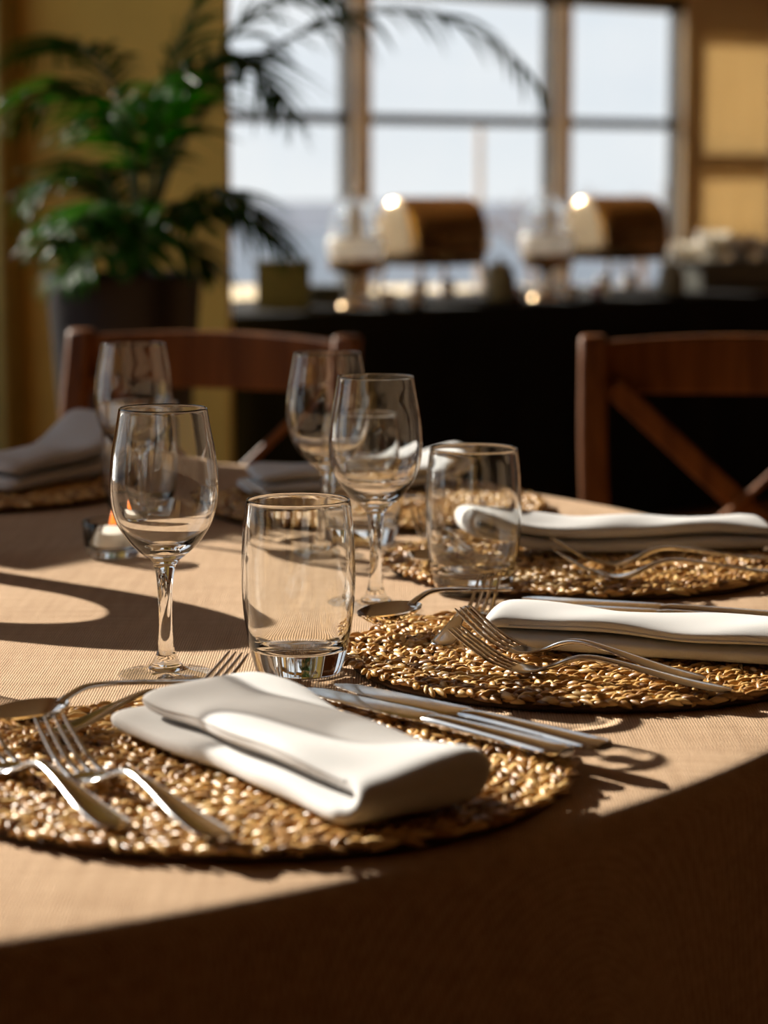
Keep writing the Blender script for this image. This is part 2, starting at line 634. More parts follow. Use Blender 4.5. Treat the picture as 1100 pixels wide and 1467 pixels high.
# curtain at the far left
t = thing('curtain', 'olive yellow curtain hanging at the left edge of the plant wall', 'curtain', (-1.062, 6.38, 0))
def cf(u, v):
    return (-0.27 + 0.37 * u, 0.03 * math.sin(u * 26) - .02, 0.02 + 3.1 * v)
build('drape', MB().grid(cf, 60, 6), 'curtain', t, solid=0.003)
build('rod', MB().tube([(-.35, -.01, 3.13), (.15, -.01, 3.13)], .012), 'frame', t)

# ------------------------------------------------------------------ outside
sea = build('sea', MB().add([(-9000, 40, -80), (9000, 40, -80), (9000, 4200, -80), (-9000, 4200, -80)], [(0, 1, 2, 3)]), 'sea', smooth=False)
sea['kind'] = 'structure'
ter = build('terrace', MB().add([(XL - 9, wline(XL - 9) + .3, -.4), (12, wline(12) + .3, -.4), (16, 34, -.4), (-14, 34, -.4)] + [(XL - 9, wline(XL - 9) + .3, -.6), (12, wline(12) + .3, -.6), (16, 34, -.6), (-14, 34, -.6)],
            [(0, 1, 2, 3), (7, 6, 5, 4), (0, 4, 5, 1), (1, 5, 6, 2), (2, 6, 7, 3), (3, 7, 4, 0)]), 'cream', smooth=False)
ter['kind'] = 'structure'
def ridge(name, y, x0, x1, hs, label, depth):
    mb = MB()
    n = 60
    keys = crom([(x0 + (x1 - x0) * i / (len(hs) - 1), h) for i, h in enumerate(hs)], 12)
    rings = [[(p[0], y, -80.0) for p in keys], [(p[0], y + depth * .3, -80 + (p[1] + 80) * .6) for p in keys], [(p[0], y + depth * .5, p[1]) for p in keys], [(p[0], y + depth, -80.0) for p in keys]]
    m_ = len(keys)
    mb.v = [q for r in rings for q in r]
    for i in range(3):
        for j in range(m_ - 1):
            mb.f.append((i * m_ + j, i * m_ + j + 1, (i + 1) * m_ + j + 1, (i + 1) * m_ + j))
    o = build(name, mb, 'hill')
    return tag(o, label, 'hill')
ridge('hills', 3700, -2600, 2600, [-30, -36, -44, -40, -44, -38, -46, -52, -50, -58, -60], 'low hills tinted haze blue across the water', 900)

t = thing('lamp_post', 'thin post standing outside the middle window', 'post', (.86, 22, -.4))
build('shaft', MB().tube([(0, 0, .1), (0, 0, 1.95)], .035), 'pole', t)
build('base', MB().lathe([(0, 0), (.12, 0), (.11, .06), (.05, .1), (0, .1)], 16), 'pole', t)

def bare_tree(x, y, h, label, seed):
    rnd = random.Random(seed)
    t = thing('bare_shrub', label, 'shrub', (x, y, -.4), 0, 'bare shrubs outside the window')
    build('trunk', MB().tube([(0, 0, 0), (.03, 0, .3), (0, .02, .7)], [.05, .04, .03]), 'bark', t)
    mb = MB()
    def br(p, d, L, r, lev):
        q = p + d * L
        mid = (p + q) / 2 + Vector((rnd.uniform(-.05, .05), 0, rnd.uniform(0, .08))) * L
        mb.tube([p, mid, q], [r, r * .8, r * .5], 5)
        if lev:
            for _ in range(3):
                nd = (d + Vector((rnd.uniform(-.8, .8), rnd.uniform(-.5, .5), rnd.uniform(-.2, .6)))).normalized()
                br(mid.lerp(q, rnd.random()), nd, L * .62, r * .6, lev - 1)
    for i in range(7):
        a = rnd.uniform(0, 2 * PI)
        br(Vector((0, 0, .5 + .03 * i)), Vector((math.cos(a) * .8, math.sin(a) * .5, .9)).normalized(), h, .012, 3)
    build('branches', mb, 'bark', t, kind='stuff')
bare_tree(1.45, 24, .42, 'bare branched shrub outside the middle window beside the post', 3)
bare_tree(2.60, 24.5, .5, 'bare branched shrub outside the window left of the blind', 5)

# ------------------------------------------------------------------ buffet
BH = 0.72
B0 = Vector((0, 7.2, 0))
def bpt(px, off):
    a = (px - 550) / F_PX
    Yb = 7.2 + off / math.cos(WA)
    X = a * (.99 * Yb + .04) / (1 - .99 * SL * a)
    return Vector((X, Yb + SL * X, BH))

bl0, bl1 = -0.575, 2.6
def buf(s_, off, z):
    p = B0 + we * s_ + wn * off
    return (p.x, p.y, z)
bt = thing('buffet_table', 'long buffet table standing under the windows behind the chairs', 'table', B0)
def loc(mb, o):
    mb.v = [(v[0] - o.x, v[1] - o.y, v[2] - o.z) for v in mb.v]
    return mb
def bbox(s0, s1, o0, o1, z0, z1):
    mb = MB()
    vs = [buf(s_, o_, z) for z in (z0, z1) for o_ in (o0, o1) for s_ in (s0, s1)]
    mb.add(vs, [(0, 1, 3, 2), (4, 6, 7, 5), (0, 4, 5, 1), (2, 3, 7, 6), (0, 2, 6, 4), (1, 5, 7, 3)])
    return loc(mb, B0)
build('tabletop', bbox(bl0 + .01, bl1 - .01, .02, .74, BH - .035, BH - .006), 'chair_wood', bt, smooth=False)
for s_ in (bl0 + .1, (bl0 + bl1) / 2, bl1 - .15):
    for o_ in (.08, .64):
        build('leg', bbox(s_, s_ + .05, o_, o_ + .05, 0, BH - .035), 'chair_wood', bt, smooth=False)
bc = MB()
per = []
n1, n2 = 160, 36
for i in range(n1): per.append((bl0 + (bl1 - bl0) * i / n1, 0, 0, -1))
for i in range(n2): per.append((bl1, .76 * i / n2, 1, 0))
for i in range(n1): per.append((bl1 - (bl1 - bl0) * i / n1, .76, 0, 1))
for i in range(n2): per.append((bl0, .76 - .76 * i / n2, -1, 0))
rings = []
for d_, z in ((-.05, BH - .001), (0, BH - .002), (.006, BH - .01), (.014, BH - .1), (.03, BH * .5), (.05, 0.012)):
    ring = []
    for i, (s_, o_, nx, ny) in enumerate(per):
        amp = 0 if z > BH - .05 else .012 * (BH - z) / BH
        w = d_ + amp * (math.sin(i * .55) + .5 * math.sin(i * .23 + 1))
        ring.append(buf(s_ + nx * w, o_ + ny * w, z))
    rings.append(ring)
bc.loft(rings, cap=False)
bc.f.append(tuple(range(len(per) - 1, -1, -1))[::-1])
o = build('buffet_cloth', bc, 'black_cloth')
tag(o, 'black floor length cloth draped over the buffet table', 'tablecloth')

def chafing(px, label):
    t = thing('chafing_dish', label, 'chafing dish', bpt(px, .36), WA, 'chafing dishes on the buffet')
    def sup(w, d, z, e=4.0, n=36):
        out = []
        for j in range(n):
            a = 2 * PI * j / n
            c, s_ = math.cos(a), math.sin(a)
            out.append((w * math.copysign(abs(c) ** (2 / e), c), d * math.copysign(abs(s_) ** (2 / e), s_), z))
        return out
    W_, D_ = .245, .19
    lid = []
    for k in range(13):
        u = k / 12
        z = .205 + .225 * math.sin(u * PI / 2)
        lid.append(sup(W_ * (1 - .16 * max(0, u - .45) ** 2 / .3), max(.02, D_ * math.cos(u * PI / 2 * .985)), z, 6))
    build('roll_top_lid', MB().loft(lid), 'brass', t)
    build('water_pan', MB().loft([sup(W_ - .03, D_ - .02, .145), sup(W_ - .01, D_ - .005, .16), sup(W_ + .004, D_ + .004, .2), sup(W_ - .001, D_ - .001, .205)]), 'brass', t)
    hd = build('handle', MB().tube([(-.07, -.19, .25), (-.07, -.225, .26), (.07, -.225, .26), (.07, -.19, .25)], .008), 'brass', t)
    for sx in (-1, 1):
        for sy in (-1, 1):
            build('leg', MB().tube([(sx * .19, sy * .14, .15), (sx * .205, sy * .155, .08), (sx * .21, sy * .16, 0.0)], [.012, .011, .014]), 'brass', t)
        build('fuel_can', MB().lathe([(0, .0), (.04, 0), (.04, .05), (.03, .055), (0, .055)], 20, sx * .09, 0), 'steel', t)
    build('shelf', MB().box(-.2, -.14, .02, .2, .14, .026), 'brass', t, smooth=False)
    for ch in t.children:
        if ch.name.startswith('fuel_can'):
            ch.location.z = .026
    t.scale = (.66, .66, .76)
    return t
chafing(620, 'roll top chafing dish in front of the middle window, nearer the plant')
chafing(884, 'roll top chafing dish beside the blind, farther right on the buffet')

def cloche(px, label):
    t = thing('cake_stand', label, 'cake stand', bpt(px, .2), 0, 'glass cake stands on the buffet')
    build('pedestal', MB().lathe([(0, 0), (.055, 0), (.052, .008), (.016, .022), (.012, .06), (.018, .095), (.05, .11), (.0, .11)], 32), 'brass', t)
    build('tray', MB().lathe([(0, .11), (.072, .112), (.080, .125), (.082, .150), (.078, .152), (.0, .152)], 40), 'brass', t)
    build('bowl', MB().lathe([(0, .153), (.074, .153), (.084, .165), (.087, .215), (.083, .222), (.080, .216), (.077, .168), (.070, .161), (0, .161)], 40), 'frosted', t)
    pr = [(.074, .216), (.0765, .25), (.073, .29), (.058, .325), (.032, .346), (.012, .352), (0, .353)]
    inner = [(0, .350), (.012, .349), (.031, .343), (.0565, .322), (.0705, .29), (.074, .25), (.0715, .216), (.074, .216)]
    d = build('dome', MB().lathe([tuple(p) for p in crom(pr, 4)][:-1] + [(0, .353)], 48).lathe([tuple(p) for p in crom(inner, 4)], 48), 'glass_tumbler', t, flip='glass')
    build('knob', MB().lathe([(0, .353), (.006, .355), (.013, .364), (.013, .374), (.006, .381), (0, .382)], 20), 'steel', d)
    t.scale = (1.0, 1.0, .93)
    return t
cloche(509, 'glass domed cake stand left of the nearer chafing dish')
cloche(783, 'glass domed cake stand between the two chafing dishes')

def crate(px, off, w, d, h, label, mat, name='serving_box', cat='box', rz=.02):
    p = bpt(px, off)
    t = thing(name, label, cat, p, rz)
    b_ = MB().box(-w / 2, -d / 2, 0, w / 2, d / 2, .012)
    build('bottom', b_, mat, t, smooth=False)
    for x0, x1, y0, y1 in ((-w / 2, w / 2, -d / 2, -d / 2 + .012), (-w / 2, w / 2, d / 2 - .012, d / 2), (-w / 2, -w / 2 + .012, -d / 2 + .012, d / 2 - .012), (w / 2 - .012, w / 2, -d / 2 + .012, d / 2 - .012)):
        build('side_panel', MB().box(x0, y0, .012, x1, y1, h), mat, t, smooth=False, bevel=.003)
    build('lid', MB().box(-w / 2 - .006, -d / 2 - .006, h, w / 2 + .006, d / 2 + .006, h + .014), mat, t, smooth=False, bevel=.004)
    return t
crate(406, .22, .16, .14, .130, 'tall dark olive lidded box at the left end of the buffet', 'olive')
crate(468, .34, .10, .12, .045, 'low dark olive lidded box left of the first cake stand', 'olive')
crate(1042, .36, .46, .20, .085, 'dark grey riser box carrying white bowls on the buffet', 'grey_green', rz=WA)

def urn(px, off, r, h, label):
    t = thing('storage_jar', label, 'jar', bpt(px, off), 0, 'stoneware jars on the buffet')
    build('body', MB().lathe([tuple(p) for p in crom([(.0, 0), (r * .8, 0), (r, h * .2), (r, h * .75), (r * .8, h * .9), (r * .78, h)], 4)] + [(0, h)], 28), 'grey_green', t)
    build('lid', MB().lathe([(0, h), (r * .84, h), (r * .84, h + .012), (r * .2, h + .02), (r * .2, h + .035), (0, h + .037)], 24), 'grey_green', t)
urn(716, .10, .05, .105, 'stoneware jar standing between first chafing dish and second cake stand')
urn(962, .08, .045, .09, 'stoneware jar standing right of the farther chafing dish')

# white bowls on the riser
bowl_me = MB().lathe([(0, 0), (.035, 0), (.04, .006), (.068, .03), (.078, .055), (.074, .055), (.062, .03), (.0, .012)], 28).mesh('bowl')
bowl_me.materials.append(M['bone_china'])
ord_ = ['lowest', 'second', 'third', 'topmost']
for i, (px, n, off) in enumerate(((980, 2, .36), (1021, 4, .36), (1062, 3, .36), (1102, 2, .36))):
    p = bpt(px, off)
    nm = ['leftmost stack', 'tallest stack', 'third stack from the left', 'rightmost stack'][i]
    for k in range(n):
        o = build('bowl', bowl_me, 'china')
        o.location = (p.x, p.y, BH + .0995 + k * .018)
        o.scale = (.78, .78, .85)
        tag(o, ('topmost' if k == n - 1 else ord_[k]) + ' white bowl of the ' + nm + ' on the riser', 'bowl', 'white bowls on the buffet riser')

# small jars along the buffet front
jar_me = MB().lathe([(0, 0), (.028, 0), (.03, .004), (.03, .045), (.026, .052), (0, .052)], 20)
def jar(px, off, mat, label):
    t = thing('preserve_jar', label, 'jar', bpt(px, off), 0, 'small preserve jars on the buffet')
    b_ = build('contents', MB().lathe([(0, .003), (.027, .003), (.027, .04), (0, .04)], 20), mat, t)
    build('glass_wall', MB().lathe([(0, 0), (.03, 0), (.031, .004), (.031, .048), (.027, .054), (.0265, .054), (.0285, .046), (.0285, .003), (0, .002)], 24), 'glass_tumbler', t, flip='glass')
    build('lid', MB().lathe([(0, .054), (.03, .054), (.031, .058), (.031, .068), (.028, .07), (0, .07)], 24), 'steel', t)
    t.scale = (.7, .7, .7)
for px, off, mat, lb in ((556, .07, 'honey', 'small amber preserve jar in front of the nearer chafing dish, left'),
                         (596, .06, 'honey', 'small amber preserve jar under the nearer chafing dish lid, right'),
                         (740, .08, 'jam', 'small red preserve jar in front of the stoneware jar'),
                         (818, .06, 'honey', 'small amber preserve jar below the second cake stand'),
                         (856, .07, 'jam', 'small red preserve jar in front of the farther chafing dish')):
    jar(px, off, mat, lb)

# ------------------------------------------------------------------ palm in its planter
PX, PY = -0.557, 5.2
t = thing('planter', 'tall tapered black planter standing by the ochre wall', 'planter', (PX, PY, 0))
prof = [(0, 0), (.09, 0), (.098, .02), (.13, .45), (.165, .878), (.169, .886), (.169, .905), (.158, .905), (.154, .885), (.150, .85)]
build('pot', MB().lathe(prof, 48), 'pot', t)
build('soil', MB().lathe([(.152, .855), (.1, .862), (0, .865)][::-1], 32), 'soil', t)
plant = thing('potted_palm', 'leafy green palm with arching fronds growing from the black planter', 'plant', (PX, PY, .866))
SC = 5.22 / F_PX
rp = random.Random(11)
def frond(p0, p1, p2, p3, dy, L, n=22, start=.32, droop=.6):
    def w(p, d):
        return Vector(((p[0] - 178) * SC, d, (398 - p[1]) * SC))
    a, b_, c, d = w(p0, 0), w(p1, dy * .3), w(p2, dy * .7), w(p3, dy)
    def bz(t_):
        u = 1 - t_
        return a * u ** 3 + b_ * 3 * u * u * t_ + c * 3 * u * t_ * t_ + d * t_ ** 3
    N = 18
    fr = build('frond', MB().tube([bz(i / N) for i in range(N + 1)], [.008 * (1 - .8 * i / N) for i in range(N + 1)], 6), 'stem', plant)
    mb = MB()
    for i in range(n):
        t_ = start + (1 - start) * (i + .5) / n
        p = bz(t_)
        tan = (bz(min(1, t_ + .01)) - bz(t_ - .01)).normalized()
        side = tan.cross(Vector((0, 0, 1)))
        if side.length < .1:
            side = Vector((1, 0, 0))
        side.normalize()
        prof_ = math.sin(PI * min(1, (i + 2) / (n + 2)) ** .7) * .75 + .25
        for sg in (-1, 1):
            ll = L * prof_ * rp.uniform(.75, 1.15)
            dr = (tan * rp.uniform(.5, .9) + side * sg * .8 + Vector((rp.uniform(-.15, .15), rp.uniform(-.2, .2), rp.uniform(-.1, .35)))).normalized()
            wd = .0075 * (0.7 + .6 * rp.random())
            nrm = (dr.cross(side.cross(tan)) + Vector((rp.uniform(-.4, .4), rp.uniform(-.4, .4), rp.uniform(-.4, .4)))).normalized()
            pts = []
            for k in range(6):
                q = k / 5
                pos = p + dr * ll * q + Vector((0, 0, -1)) * droop * ll * q * q * .75
                ww_ = wd * (math.sin(PI * (.12 + .88 * q) ** .8) + .02)
                pts.append((pos - nrm * ww_, pos + nrm * ww_))
            vs = [v for pr_ in pts for v in pr_]
            mb.add(vs, [(2 * k, 2 * k + 1, 2 * k + 3, 2 * k + 2) for k in range(5)])
    build('leaflets', mb, 'leaf', fr, kind='stuff', solid=.0008)
F = [((205, 398), (215, 20), (640, -130), (785, 128), .25, .20),
     ((205, 398), (225, 130), (330, -30), (425, 165), -.2, .22),
     ((200, 398), (230, 260), (330, 200), (415, 345), -.15, .20),
     ((195, 398), (215, 160), (110, 40), (25, 160), .1, .22),
     ((195, 398), (210, 120), (120, -20), (5, 60), .35, .22),
     ((198, 398), (215, 160), (250, -10), (345, -70), .1, .24),
     ((205, 398), (225, 120), (420, -140), (520, 50), -.1, .22),
     ((200, 398), (215, 220), (220, 90), (190, 170), -.5, .22),
     ((200, 398), (220, 240), (260, 70), (310, 120), -.5, .20),
     ((190, 398), (185, 260), (110, 190), (55, 275), -.1, .19),
     ((190, 398), (180, 270), (140, 200), (95, 225), .2, .19),
     ((190, 398), (185, 300), (150, 240), (120, 330), -.4, .17),
     ((195, 398), (200, 290), (250, 240), (300, 300), -.3, .17),
     ((200, 398), (210, 300), (280, 250), (330, 290), .1, .18),
     ((190, 398), (180, 330), (120, 290), (70, 350), .15, .17),
     ((195, 398), (205, 320), (230, 250), (235, 350), -.45, .16),
     ((195, 398), (195, 310), (175, 230), (160, 300), -.45, .16),
     ((195, 398), (200, 330), (270, 300), (310, 370), -.1, .15),
     ((190, 398), (185, 330), (150, 320), (110, 385), -.2, .14)]
for i, (a, b_, c, d, dy, L) in enumerate(F):
    frond(a, b_, c, d, dy, L, n=26 if i < 9 else 20, start=.30 if i in (0, 6) else .34)

# ------------------------------------------------------------------ chairs
def chair_proto():
    t = thing('cross_back_chair', 'x', 'chair')
    HT, HW = .87, .224
    def post_path(sx):
        return [(sx * (HW - .03), .0, 0), (sx * (HW - .02), .02, .25), (sx * (HW - .012), .01, .46), (sx * HW, .035, .68), (sx * HW, .075, HT)]
    def bar(path, w, d, n=4, round_=False):
        pts = crom(path, 5)
        rings = []
        for p in pts:
            rings.append([(p[0] - w / 2, p[1] - d / 2, p[2]), (p[0] + w / 2, p[1] - d / 2, p[2]), (p[0] + w / 2, p[1] + d / 2, p[2]), (p[0] - w / 2, p[1] + d / 2, p[2])])
        return MB().loft(rings)
    for sx in (-1, 1):
        build('back_post', bar(post_path(sx), .043, .032), 'chair_wood', t, bevel=.008)
        build('leg', bar([(sx * .20, -.37, 0), (sx * .202, -.365, .2), (sx * .206, -.36, .44)], .036, .036), 'chair_wood', t, bevel=.006)
        build('stretcher', MB().tube([(sx * .204, -.36, .2), (sx * .204, .01, .22)], .010), 'chair_wood', t)
    build('stretcher', MB().tube([(-.20, -.364, .26), (.20, -.364, .26)], .010), 'chair_wood', t)
    rail = []
    for i in range(21):
        u = -1 + 2 * i / 20
        y = .072 + .045 * (1 - u * u)
        z1 = .860 + .008 * (1 - u * u)
        z0 = .782 - .004 * (1 - u * u)
        x = u * (HW - .012)
        rail.append([(x, y - .011, z0), (x, y + .011, z0), (x, y + .014, z1), (x, y - .008, z1)])
    build('top_rail', MB().loft(rail), 'chair_wood', t, bevel=.005)
    for sg in (-1, 1):
        pts = [(sg * -.198, .058, .795), (sg * -.10, .078 + .006 * sg, .705), (0, .074 + .009 * sg, .615), (sg * .10, .05, .54), (sg * .19, .02, .475)]
        pts = crom(pts, 5)
        rings = []
        for p in pts:
            rings.append([(p[0] - .017, p[1] - .007, p[2] - .008), (p[0] + .017, p[1] - .007, p[2] + .008), (p[0] + .017, p[1] + .007, p[2] + .008), (p[0] - .017, p[1] + .007, p[2] - .008)])
        build('cross_brace', MB().loft(rings), 'chair_wood', t, bevel=.004)
    def seat_ring(z, g):
        return [(-.235 - g, -.39 - g, z), (.235 + g, -.39 - g, z), (.21 + g, .01 + g, z), (-.21 - g, .01 + g, z)]
    build('seat_frame', MB().loft([seat_ring(.425, -.01), seat_ring(.46, 0)]), 'chair_wood', t, smooth=False, bevel=.008)
    build('seat', MB().loft([seat_ring(.46, -.025), seat_ring(.47, -.03), seat_ring(.474, -.06)]), 'rush', t, smooth=False, bevel=.006)
    return note(t)
ch = chair_proto()
ch['group'] = 'cross back chairs around the table'
def place_chair(first, label, x0, y0, x1, y1):
    """back posts at (x0,y0) left and (x1,y1) right as the guest's back is seen over the table"""
    rz = math.atan2(y1 - y0, x1 - x0)
    cx, cy = (x0 + x1) / 2, (y0 + y1) / 2
    off = Matrix.Rotation(rz, 3, 'Z') @ Vector((0, .075, 0))
    return dup(ch, first, label, (cx - off.x, cy - off.y, 0), rz)
place_chair(True, 'brown cross-back wooden chair in front of the black planter', -.492, 3.835, -.040, 3.675)
place_chair(False, 'brown cross-back wooden chair on the right in front of the black buffet', .318, 3.675, .766, 3.655)

# ------------------------------------------------------------------ the laid table
TC = Vector((-0.664, 2.071, 0))
TR = 1.084
t = thing('dining_table', 'round dining table hidden under the beige linen cloth', 'table', (TC.x, TC.y, 0))
build('tabletop', MB().lathe([(0, .715), (TR - .02, .715), (TR - .008, .722), (TR - .008, .738), (TR - .02, .7465), (0, .7465)], 96), 'chair_wood', t)
build('pedestal', MB().lathe([(0, .03), (.06, .03), (.05, .2), (.045, .5), (.09, .715), (0, .715)], 32), 'chair_wood', t)
for k in range(4):
    a = k * PI / 2 + .4
    c, s_ = math.cos(a), math.sin(a)
    build('foot', MB().tube([(c * .04, s_ * .04, .09), (c * .3, s_ * .3, .06), (c * .55, s_ * .55, .026)], [.03, .028, .025], 8), 'chair_wood', t)

cl = MB()
NT = 420
prof = [(0, 0), (.2, 0), (.4, 0), (.6, 0), (.8, 0), (.95, 0), (1.03, 0), (1.06, -.0003), (1.068, -.0008)]
for k in range(1, 9):
    a = k / 8 * R(84)
    prof.append((1.068 + .018 * math.sin(a), -.0008 - .018 * (1 - math.cos(a))))
for k in range(1, 15):
    prof.append((1.086 + .004 * k / 14, -.018 - .60 * k / 14))
vs, fs = [], []
rc = random.Random(4)
ph = [rc.uniform(0, 6.28) for _ in range(6)]
for r, z in prof:
    for j in range(NT):
        a = 2 * PI * j / NT
        dep = max(0, -z - .012)
        w = min(dep / .6, 1) ** .9
        rip = .050 * math.sin(15 * a + ph[0] + .5 * math.sin(3 * a)) + .022 * math.sin(31 * a + ph[1]) + .01 * math.sin(49 * a + ph[2])
        rr = r + w * (rip + .05)
        cru = .0006 * math.sin(9 * r * 8 + 3 * a + ph[3]) * math.sin(5 * a + ph[4]) if r > .2 else 0
        vs.append((rr * math.cos(a), rr * math.sin(a), z + (cru if dep == 0 else 0) - .0008))
# innermost ring collapses to one centre vertex
vs = [(0, 0, 0 - .0008)] + vs[NT:]
for j in range(NT):
    fs.append((0, 1 + j, 1 + (j + 1) % NT))
for i in range(len(prof) - 2):
    for j in range(NT):
        k = (j + 1) % NT
        fs.append((1 + i * NT + j, 1 + (i + 1) * NT + j, 1 + (i + 1) * NT + k, 1 + i * NT + k))
o = build('tablecloth', MB().add(vs, fs), 'linen', flip='glass', solid=.0012)
o.location = (TC.x, TC.y, TZ)
tag(o, 'beige linen cloth covering the round table and hanging over its edge', 'tablecloth')

# --- seagrass mats
def grain():
    st = [(-1, .12), (-.62, .72), (0, 1.0), (.62, .72), (1, .12)]
    n = 6
    vs, fs = [], []
    for x, r in st:
        for j in range(n):
            a = 2 * PI * j / n
            vs.append((x, r * math.cos(a), r * math.sin(a) + .55 * (1 - x * x)))
    for i in range(len(st) - 1):
        for j in range(n):
            k = (j + 1) % n
            fs.append((i * n + j, (i + 1) * n + j, (i + 1) * n + k, i * n + k))
    fs.append(tuple(range(n)))
    fs.append(tuple(range(5 * n - 1, 4 * n - 1, -1)))
    return np.array(vs), fs
GV, GF = grain()
def braid_ring(rad, pitch, rnd):
    """one coil of the mat: a flat plait of short curved strands"""
    mb = MB()
    n = max(5, int(2 * PI * rad / .0080))
    for row in (-1, 1):
        for i in range(n):
            a = 2 * PI * (i + (.5 if row > 0 else 0) + rnd.uniform(-.22, .22)) / n
            L = .0084 * rnd.uniform(.70, 1.12)
            w = .0025 * rnd.uniform(.65, 1.2)
            h = .0023 * rnd.uniform(.75, 1.3)
            yaw = row * R(33) + R(rnd.uniform(-20, 20))
            tilt = R(rnd.uniform(-8, 20))
            v = GV * np.array([L, w, h])
            ct, st = math.cos(tilt), math.sin(tilt)
            x, z = v[:, 0] * ct - v[:, 2] * st, v[:, 0] * st + v[:, 2] * ct
            y = v[:, 1]
            cy, sy = math.cos(yaw), math.sin(yaw)
            tx, ty = x * cy - y * sy, x * sy + y * cy
            rr = rad + row * pitch * .24 + rnd.uniform(-.0012, .0012)
            zz = .0062 + rnd.uniform(-.0012, .0018)
            ca, sa = math.cos(a), math.sin(a)
            px, py = rr * ca, rr * sa
            X = px + tx * -sa + ty * ca
            Y = py + tx * ca + ty * sa
            mb.add(np.c_[X, Y, np.maximum(z + zz, .0006)].tolist(), GF)
    return mb
NR = 17
MRAD = .185
pitch = MRAD / (NR + .1)
mat0 = thing('placemat', 'x', 'placemat', group='woven seagrass placemats')
rm = random.Random(21)
base = []
build('backing', MB().lathe([(0, .0005), (MRAD - .006, .0005), (MRAD - .004, .003), (MRAD - .006, .0055), (0, .0055)], 72), 'seagrass_back', mat0)
for i in range(NR):
    build('braided_coil', braid_ring(pitch * (i + .62), pitch, rm), 'seagrass', mat0, flip='glass')
# frayed ends
note(mat0)
MATS = [((-.080, 1.421), .195, 0.3, 'round seagrass placemat nearest the table edge, under the foreground napkin'),
        ((.153, 1.767), .184, 1.3, 'round seagrass placemat at right under the two crossed forks'),
        ((.185, 2.204), .185, 2.4, 'round seagrass placemat behind the right tumbler'),
        ((-.010, 2.600), .185, 3.6, 'shaded round seagrass placemat at the far side behind the wine glasses'),
        ((-.475, 2.735), .185, 4.4, 'shaded round seagrass placemat at far left behind the tealight')]
for i, (c, r, rz, lb) in enumerate(MATS):
    o = dup(mat0, i == 0, lb, (c[0], c[1], TZ), rz)
    o.scale = (r / MRAD, r / MRAD, 1)
MT = TZ + .0105

# --- cutlery (local +x runs from the tip to the handle end, z up from the resting surface)
def sect(x, z, w, t_, n=12, e=2.6, y0=0, slope=0):
    out = []
    for j in range(n):
        a = 2 * PI * j / n
        c, s_ = math.cos(a), math.sin(a)
        yy = y0 + w / 2 * math.copysign(abs(c) ** (2 / e), c)
        zz = t_ / 2 * math.copysign(abs(s_) ** (2 / e), s_)
        out.append((x - zz * slope, yy, z + zz))
    return out

def fork_proto(L, label):
    t = thing('fork', label, 'fork', group='steel forks')
    k = L / .20
    zk = interp([(0, .0265), (.012, .0185), (.03, .0085), (.048, .0032), (.062, .0028), (.074, .0065), (.088, .0125), (.102, .0148), (.125, .0125), (.165, .0058), (.2, .0022)], 81)
    Z = lambda s_: float(np.interp(s_, zk[:, 0], zk[:, 1]))
    def ring(s_, w, th, y0=0, n=12, e=2.6):
        sl = (Z(s_ + .001) - Z(s_ - .001)) / .002
        return [(p[0] * k, p[1] * k, p[2] * k) for p in sect(s_, Z(s_), w, th, n, e, y0, sl)]
    hk = interp([(.088, .0062, .0038), (.105, .0064, .0036), (.13, .0098, .003), (.165, .0165, .0026), (.185, .0192, .0026), (.195, .0165, .0026), (.2, .006, .0022)], 26)
    build('handle', MB().loft([ring(*r) for r in hk]), 'steel', t)
    nk = interp([(.047, .0245, .0020), (.056, .0242, .0021), (.063, .0205, .0023), (.070, .013, .0028), (.078, .008, .0034), (.088, .0062, .0038)], 16)
    build('head', MB().loft([ring(*r) for r in nk]), 'steel', t)
    for i in range(4):
        y0 = (i - 1.5)
        tk = interp([(0, .0012, .0009, .0058), (.004, .0022, .0014, .0059), (.02, .0031, .0019, .0063), (.048, .0042, .0020, .0066)], 14)
        build('tine', MB().loft([ring(r[0], r[1], r[2], y0 * r[3], 8) for r in tk]), 'steel', t)
    return note(t)

def knife_proto():
    t = thing('knife', 'x', 'knife', group='steel table knives')
    hk = interp([(.118, .0125, .0052), (.126, .0140, .0078), (.14, .0150, .0082), (.18, .0185, .0078), (.215, .0215, .0070), (.228, .0205, .0064), (.233, .012, .005)], 26)
    build('handle', MB().loft([sect(r[0], .0046, r[1], r[2], 14, 2.3) for r in hk]), 'steel', t)
    rings = []
    for s_ in np.linspace(0, 1, 22):
        x = .122 * s_
        top = .0095 * min(1, (s_ / .10 + .02) ** .5)
        bot = -.0095 * min(1, (s_ / .34 + .01) ** .55)
        if s_ > .93:
            top *= 1 - (s_ - .93) * 5
            bot *= 1 - (s_ - .93) * 5
        th = .0006 + .0016 * s_
        rings.append([(x, top, .0046 - th), (x, top, .0046 + th), (x, bot * .55, .0046 + th * .75), (x, bot, .0046 + .0003), (x, bot, .0046 - .0003), (x, bot * .55, .0046 - th * .75)])
    build('blade', MB().loft(rings), 'steel', t)
    return note(t)

